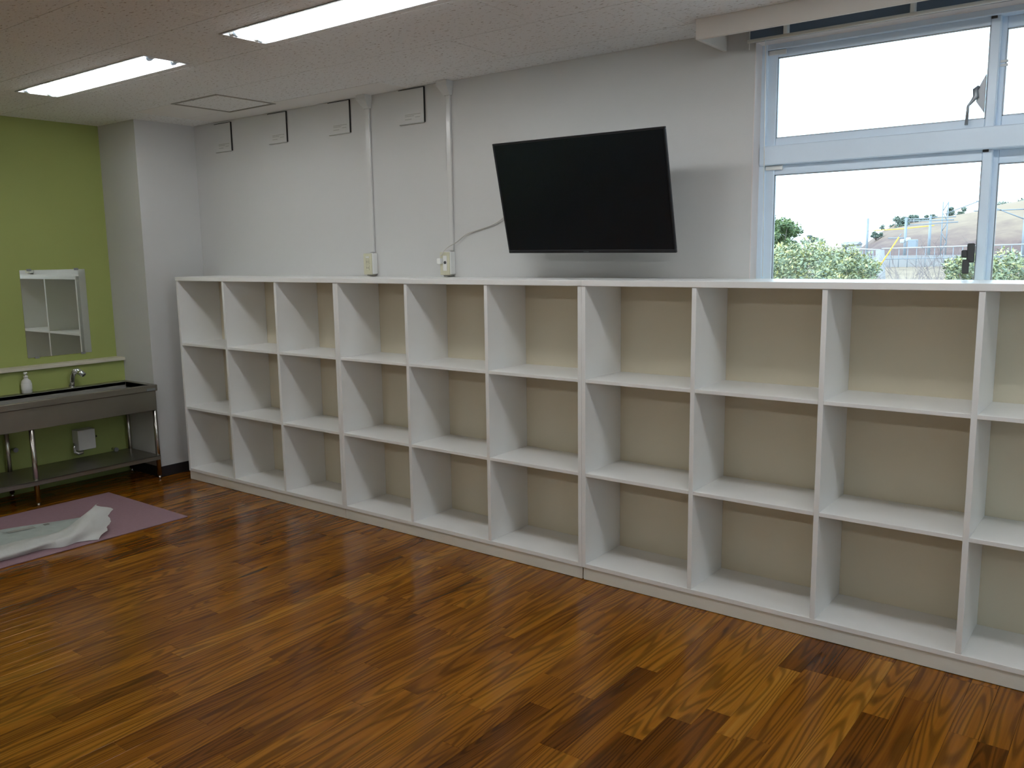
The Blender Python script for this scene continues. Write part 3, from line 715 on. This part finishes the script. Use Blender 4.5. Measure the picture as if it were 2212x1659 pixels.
o = mb.build('hillside', M['hill']); tag(o, 'brown dry-grass hillside beyond the railway', 'hill')

def leaves(clusters, n, size, seed, name, mat, parent, org):
    rnd = random.Random(seed); mb = MB(); vals = []
    tot = sum(c[3] for c in clusters)
    for cx, cy, cz, r in clusters:
        for _ in range(int(n*r/tot)):
            d = Vector((rnd.gauss(0, 1), rnd.gauss(0, 1), rnd.gauss(0, 1))).normalized(); q = rnd.random()**.35
            p = Vector((cx, cy, cz))+Vector((d.x, d.y, d.z*.8))*r*q*(1+.18*mnoise.noise(d*2.3+Vector((cx, cy, cz))))
            a = Vector((rnd.gauss(0, 1), rnd.gauss(0, 1), rnd.gauss(0, .7))).normalized(); b_ = a.cross(d+Vector((0, 0, .6))+Vector((rnd.gauss(0, .4), rnd.gauss(0, .4), 0)))
            if b_.length < .01: continue
            b_.normalize(); s = size*rnd.uniform(.6, 1.3)
            p = p-Vector(org)
            mb.add([p-a*s, p-b_*s*.38, p+a*s, p+b_*s*.38], [(0, 1, 2, 3)])
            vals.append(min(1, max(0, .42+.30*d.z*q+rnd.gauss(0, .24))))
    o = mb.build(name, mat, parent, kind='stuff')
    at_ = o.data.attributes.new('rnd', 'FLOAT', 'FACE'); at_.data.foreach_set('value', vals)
    return o
def tree(px, py, Y, spread, blobs, n, size, seed, label, mat='leaf', name='tree', far=False):
    """crown centre at a pixel and a distance; trunk down to the ground"""
    rnd = random.Random(seed); c = at(px, py, Y); base = Vector((c.x, Y, c.z-1.3*spread[2]-.4 if far else gz(c.x, Y)))
    t = empty(name, base, label, 'tree')
    cl = []
    for k in range(blobs):
        w = rnd.random()*6.283; q = math.sqrt(rnd.random())
        cl.append((c.x+math.cos(w)*spread[0]*q, c.y+math.sin(w)*spread[1]*q, c.z+rnd.uniform(-1, .55)*spread[2]*(1-.5*q), rnd.uniform(.28, .5)*min(spread)))
    leaves(cl, n, size, seed, 'foliage', M[mat], t, base)
    mb = MB(); h = c.z-base.z
    mb.tube([(0, 0, 0), (.05, .02, h*.5), (0, 0, h*.9)], [max(.04, spread[0]*.07), spread[0]*.055, spread[0]*.03], 8)
    for q in cl[:14]:
        e = Vector(q[:3])-base; mb.tube([(0, 0, h*.45), (e.x*.5, e.y*.5, (h*.5+e.z)/2), tuple(e)], [spread[0]*.03, spread[0]*.02, spread[0]*.008], 5)
    mb.build('trunk', M['bark'], t)
    return t
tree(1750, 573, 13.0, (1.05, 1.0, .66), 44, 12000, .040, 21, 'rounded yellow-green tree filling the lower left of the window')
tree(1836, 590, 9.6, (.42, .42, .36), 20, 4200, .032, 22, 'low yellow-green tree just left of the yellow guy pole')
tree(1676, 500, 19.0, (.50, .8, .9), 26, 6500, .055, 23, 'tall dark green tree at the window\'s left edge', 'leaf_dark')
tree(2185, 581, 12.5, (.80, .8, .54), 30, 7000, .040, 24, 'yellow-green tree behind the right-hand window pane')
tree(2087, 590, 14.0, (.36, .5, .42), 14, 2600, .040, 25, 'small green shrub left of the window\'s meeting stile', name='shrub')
# small trees on and before the hill
for i, (px, py, Y, sp_, lb) in enumerate(((1932, 480, 75, (1.1, 1, .8), 'dark round tree at the left end of the hilltop'), (1975, 470, 77, (1.0, 1, .5), 'pale small pine on the hilltop between the poles'),
        (2008, 471, 77, (.9, 1, .5), 'pale low pine on the hilltop right of centre'), (2066, 456, 77, (.6, .6, .9), 'slender pine on the hilltop near the meeting stile'),
        (2185, 447, 77, (2.0, 1.5, 1.0), 'broad green tree on the hilltop in the right pane'), (1892, 506, 70, (.5, .5, .35), 'tiny bush on the hill\'s left shoulder'),
        (1745, 517, 75, (1.3, 1, .6), 'hazy far tree peeping over the left tree'))):
    tree(px, py, Y, sp_, 12, 1100, .13, 40+i, lb, 'leaf_far', 'pine', far=True)

# bare shrubs
def bare(px, Y, h, seed, label):
    rnd = random.Random(seed); c = at(px, 600, Y); base = Vector((c.x, Y, gz(c.x, Y))); zt = at(px, h, Y).z-base.z
    t = empty('bare_shrub', base, label, 'shrub', 'leafless shrubs on the slope')
    mb = MB()
    def grow(p, d, l, r, lv):
        q = p+d*l; m_ = (p+q)/2+Vector((rnd.gauss(0, .04), rnd.gauss(0, .04), 0))*l
        mb.tube([p, m_, q], [r, r*.85, r*.65], 4, False)
        if lv == 0: return
        for _ in range(3 if lv > 1 else 4):
            nd = (d+Vector((rnd.gauss(0, .45), rnd.gauss(0, .45), rnd.gauss(.1, .3)))).normalized()
            grow(p+(q-p)*rnd.uniform(.45, 1), nd, l*rnd.uniform(.55, .75), r*.6, lv-1)
    for _ in range(5):
        grow(Vector((rnd.gauss(0, .2), rnd.gauss(0, .2), 0)), Vector((rnd.gauss(0, .16), rnd.gauss(0, .12), 1)).normalized(), zt*.5, .022, 4)
    mb.build('branches', M['twig'], t, kind='stuff')
bare(1965, 17, 552, 61, 'leafless shrub right of the yellow guy pole'); bare(2030, 22, 540, 62, 'leafless shrub in the middle of the lower pane'); bare(2075, 27, 532, 63, 'leafless shrub beside the meeting stile')

# railway poles
def pole(px, pt, pb, Y, r, label, arms=(), lattice=False):
    b_ = at(px, pb, Y); b_ = Vector((b_.x, Y, gz(b_.x, Y))); tp = at(px, pt, Y)
    t = empty('railway_pole', b_, label, 'pole'); h = tp.z-b_.z
    mb = MB()
    if lattice:
        for s in (-1, 1): mb.tube([(s*.14, 0, 0), (s*.14, 0, h)], .035, 6)
        n = int(h/.5)
        for i in range(n): mb.tube([((-1)**i*.16, 0, i*h/n), (-(-1)**i*.16, 0, (i+1)*h/n)], .025, 4)
    else: mb.tube([(0, 0, 0), (0, 0, h)], [r, r*.75], 8)
    mb.build('mast', M['galv'], t)
    for (dx, py, dz) in arms:
        z = at(px, py, Y).z-b_.z; MB().tube([(0, 0, z), (dx, 0, z+dz)], .03, 5).build('cross_arm', M['galv'], t)
    return t
pole(1872, 472, 540, 55, .09, 'pale railway mast standing alone before the sky')
pole(1953, 470, 560, 48, .09, 'railway mast behind the yellow guy pole', ((2.4, 478, 0), (-.9, 514, 0), (2.6, 487, .1)))
pole(2005, 466, 560, 50, .09, 'railway mast in the middle of the lower pane', ((-1.4, 472, 0), (1.3, 470, 0)))
pole(2036, 436, 560, 52, .1, 'tall twin lattice railway mast left of the meeting stile', ((2.4, 462, .9),), True)
pole(2208, 448, 560, 46, .09, 'railway mast at the right edge of the photo', ((-2.3, 452, 0), (-2.2, 474, 1.0)))
a0, b0 = at(1872, 499, 55), at(2036, 485, 52)
wc = empty('overhead_wire', a0, 'overhead wire in a long yellow cover strung between masts across the hill', 'cable')
MB().tube([(0, 0, 0), (b0-a0)*.5-Vector((0, 0, .05)), b0-a0], .010, 6).build('wire', M['galv'], wc)
MB().tube([(b0-a0)*.10-Vector((0, 0, .01)), (b0-a0)*.5-Vector((0, 0, .05)), (b0-a0)*.90-Vector((0, 0, .01))], .028, 8).build('yellow_cover', M['yellow'], wc)
gp = empty('guy_wire', at(1889, 592, 24), 'yellow guarded guy wire slanting up in the lower pane', 'guy wire')
e1 = at(1946, 506, 24)-gp.location
MB().tube([(0, 0, 0), e1*.93], .019, 8).build('guard_sleeve', M['yellow'], gp); MB().tube([e1*.9, e1*1.02], .012, 6).build('wire', M['galv'], gp)
tb = empty('signal_box', at(1966, 540, 46), 'grey trackside cabinet and lamps on the mast in mid pane', 'cabinet')
MB().cbox(-.1, .34, -.2, .2, .1, .55, .03).build('cabinet', M['galv'], tb)
for i_, (a_, z_) in enumerate(((-.52, .36), (-.24, .44))): MB().rbox(a_, a_+.24, -.12, .12, z_, z_+.22, .06, 2).build('lamp', M['house'], tb)
# guard rail and platform wall along the track
def rail(p0, p1, Y, lab, n):
    A, B = at(*p0, Y), at(*p1, Y); t = empty('track_fence', A, lab, 'fence'); d = B-A
    MB().tube([(0, 0, 0), d], .035, 6).build('top_rail', M['house'], t); MB().tube([(0, 0, -.55), d-Vector((0, 0, .55))], .03, 6).build('lower_rail', M['galv'], t)
    for i in range(n+1):
        q = d*(i/n); MB().tube([q, q-Vector((0, 0, 1.0))], .02, 5).build('post', M['galv'], t)
rail((1905, 537), (2230, 527), 44, 'white railed fence along the railway below the hill', 16)
rail((1848, 537), (1902, 540), 41, 'short pale fence left of the yellow guy pole', 7)
A, B = at(1848, 545, 46), at(2300, 535, 46)
o = MB().box(A.x, B.x, 46, 46.5, .2, A.z-.2).build('retaining_wall', M['concrete']); tag(o, 'low grey retaining wall under the railway', 'wall')
cp = at(1907, 595, 26); o = MB().tube([(cp.x, 26, cp.z-1), (at(1901, 540, 26).x, 26, at(1901, 540, 26).z)], [.16, .13], 10).build('concrete_post', M['concrete']); tag(o, 'grey concrete post behind the yellow guy pole', 'post')
hs = empty('house', at(1833, 545, 85), 'small white far house left of the railway mast', 'house')
MB().box(-.7, .7, 0, 2, -1, .75).build('walls', M['house'], hs)
mb = MB(); mb.add([(-.8, -.2, .75), (.8, -.2, .75), (.8, 2.2, .75), (-.8, 2.2, .75), (-.8, 1., 1.05), (.8, 1., 1.05)], [(3, 2, 1, 0), (0, 1, 5, 4), (2, 3, 4, 5), (0, 4, 3), (1, 2, 5)]); mb.build('roof', M['roof'], hs)
MB().box(-.5, -.2, -.02, .02, .2, .55).build('window', M['window_dark'], hs)
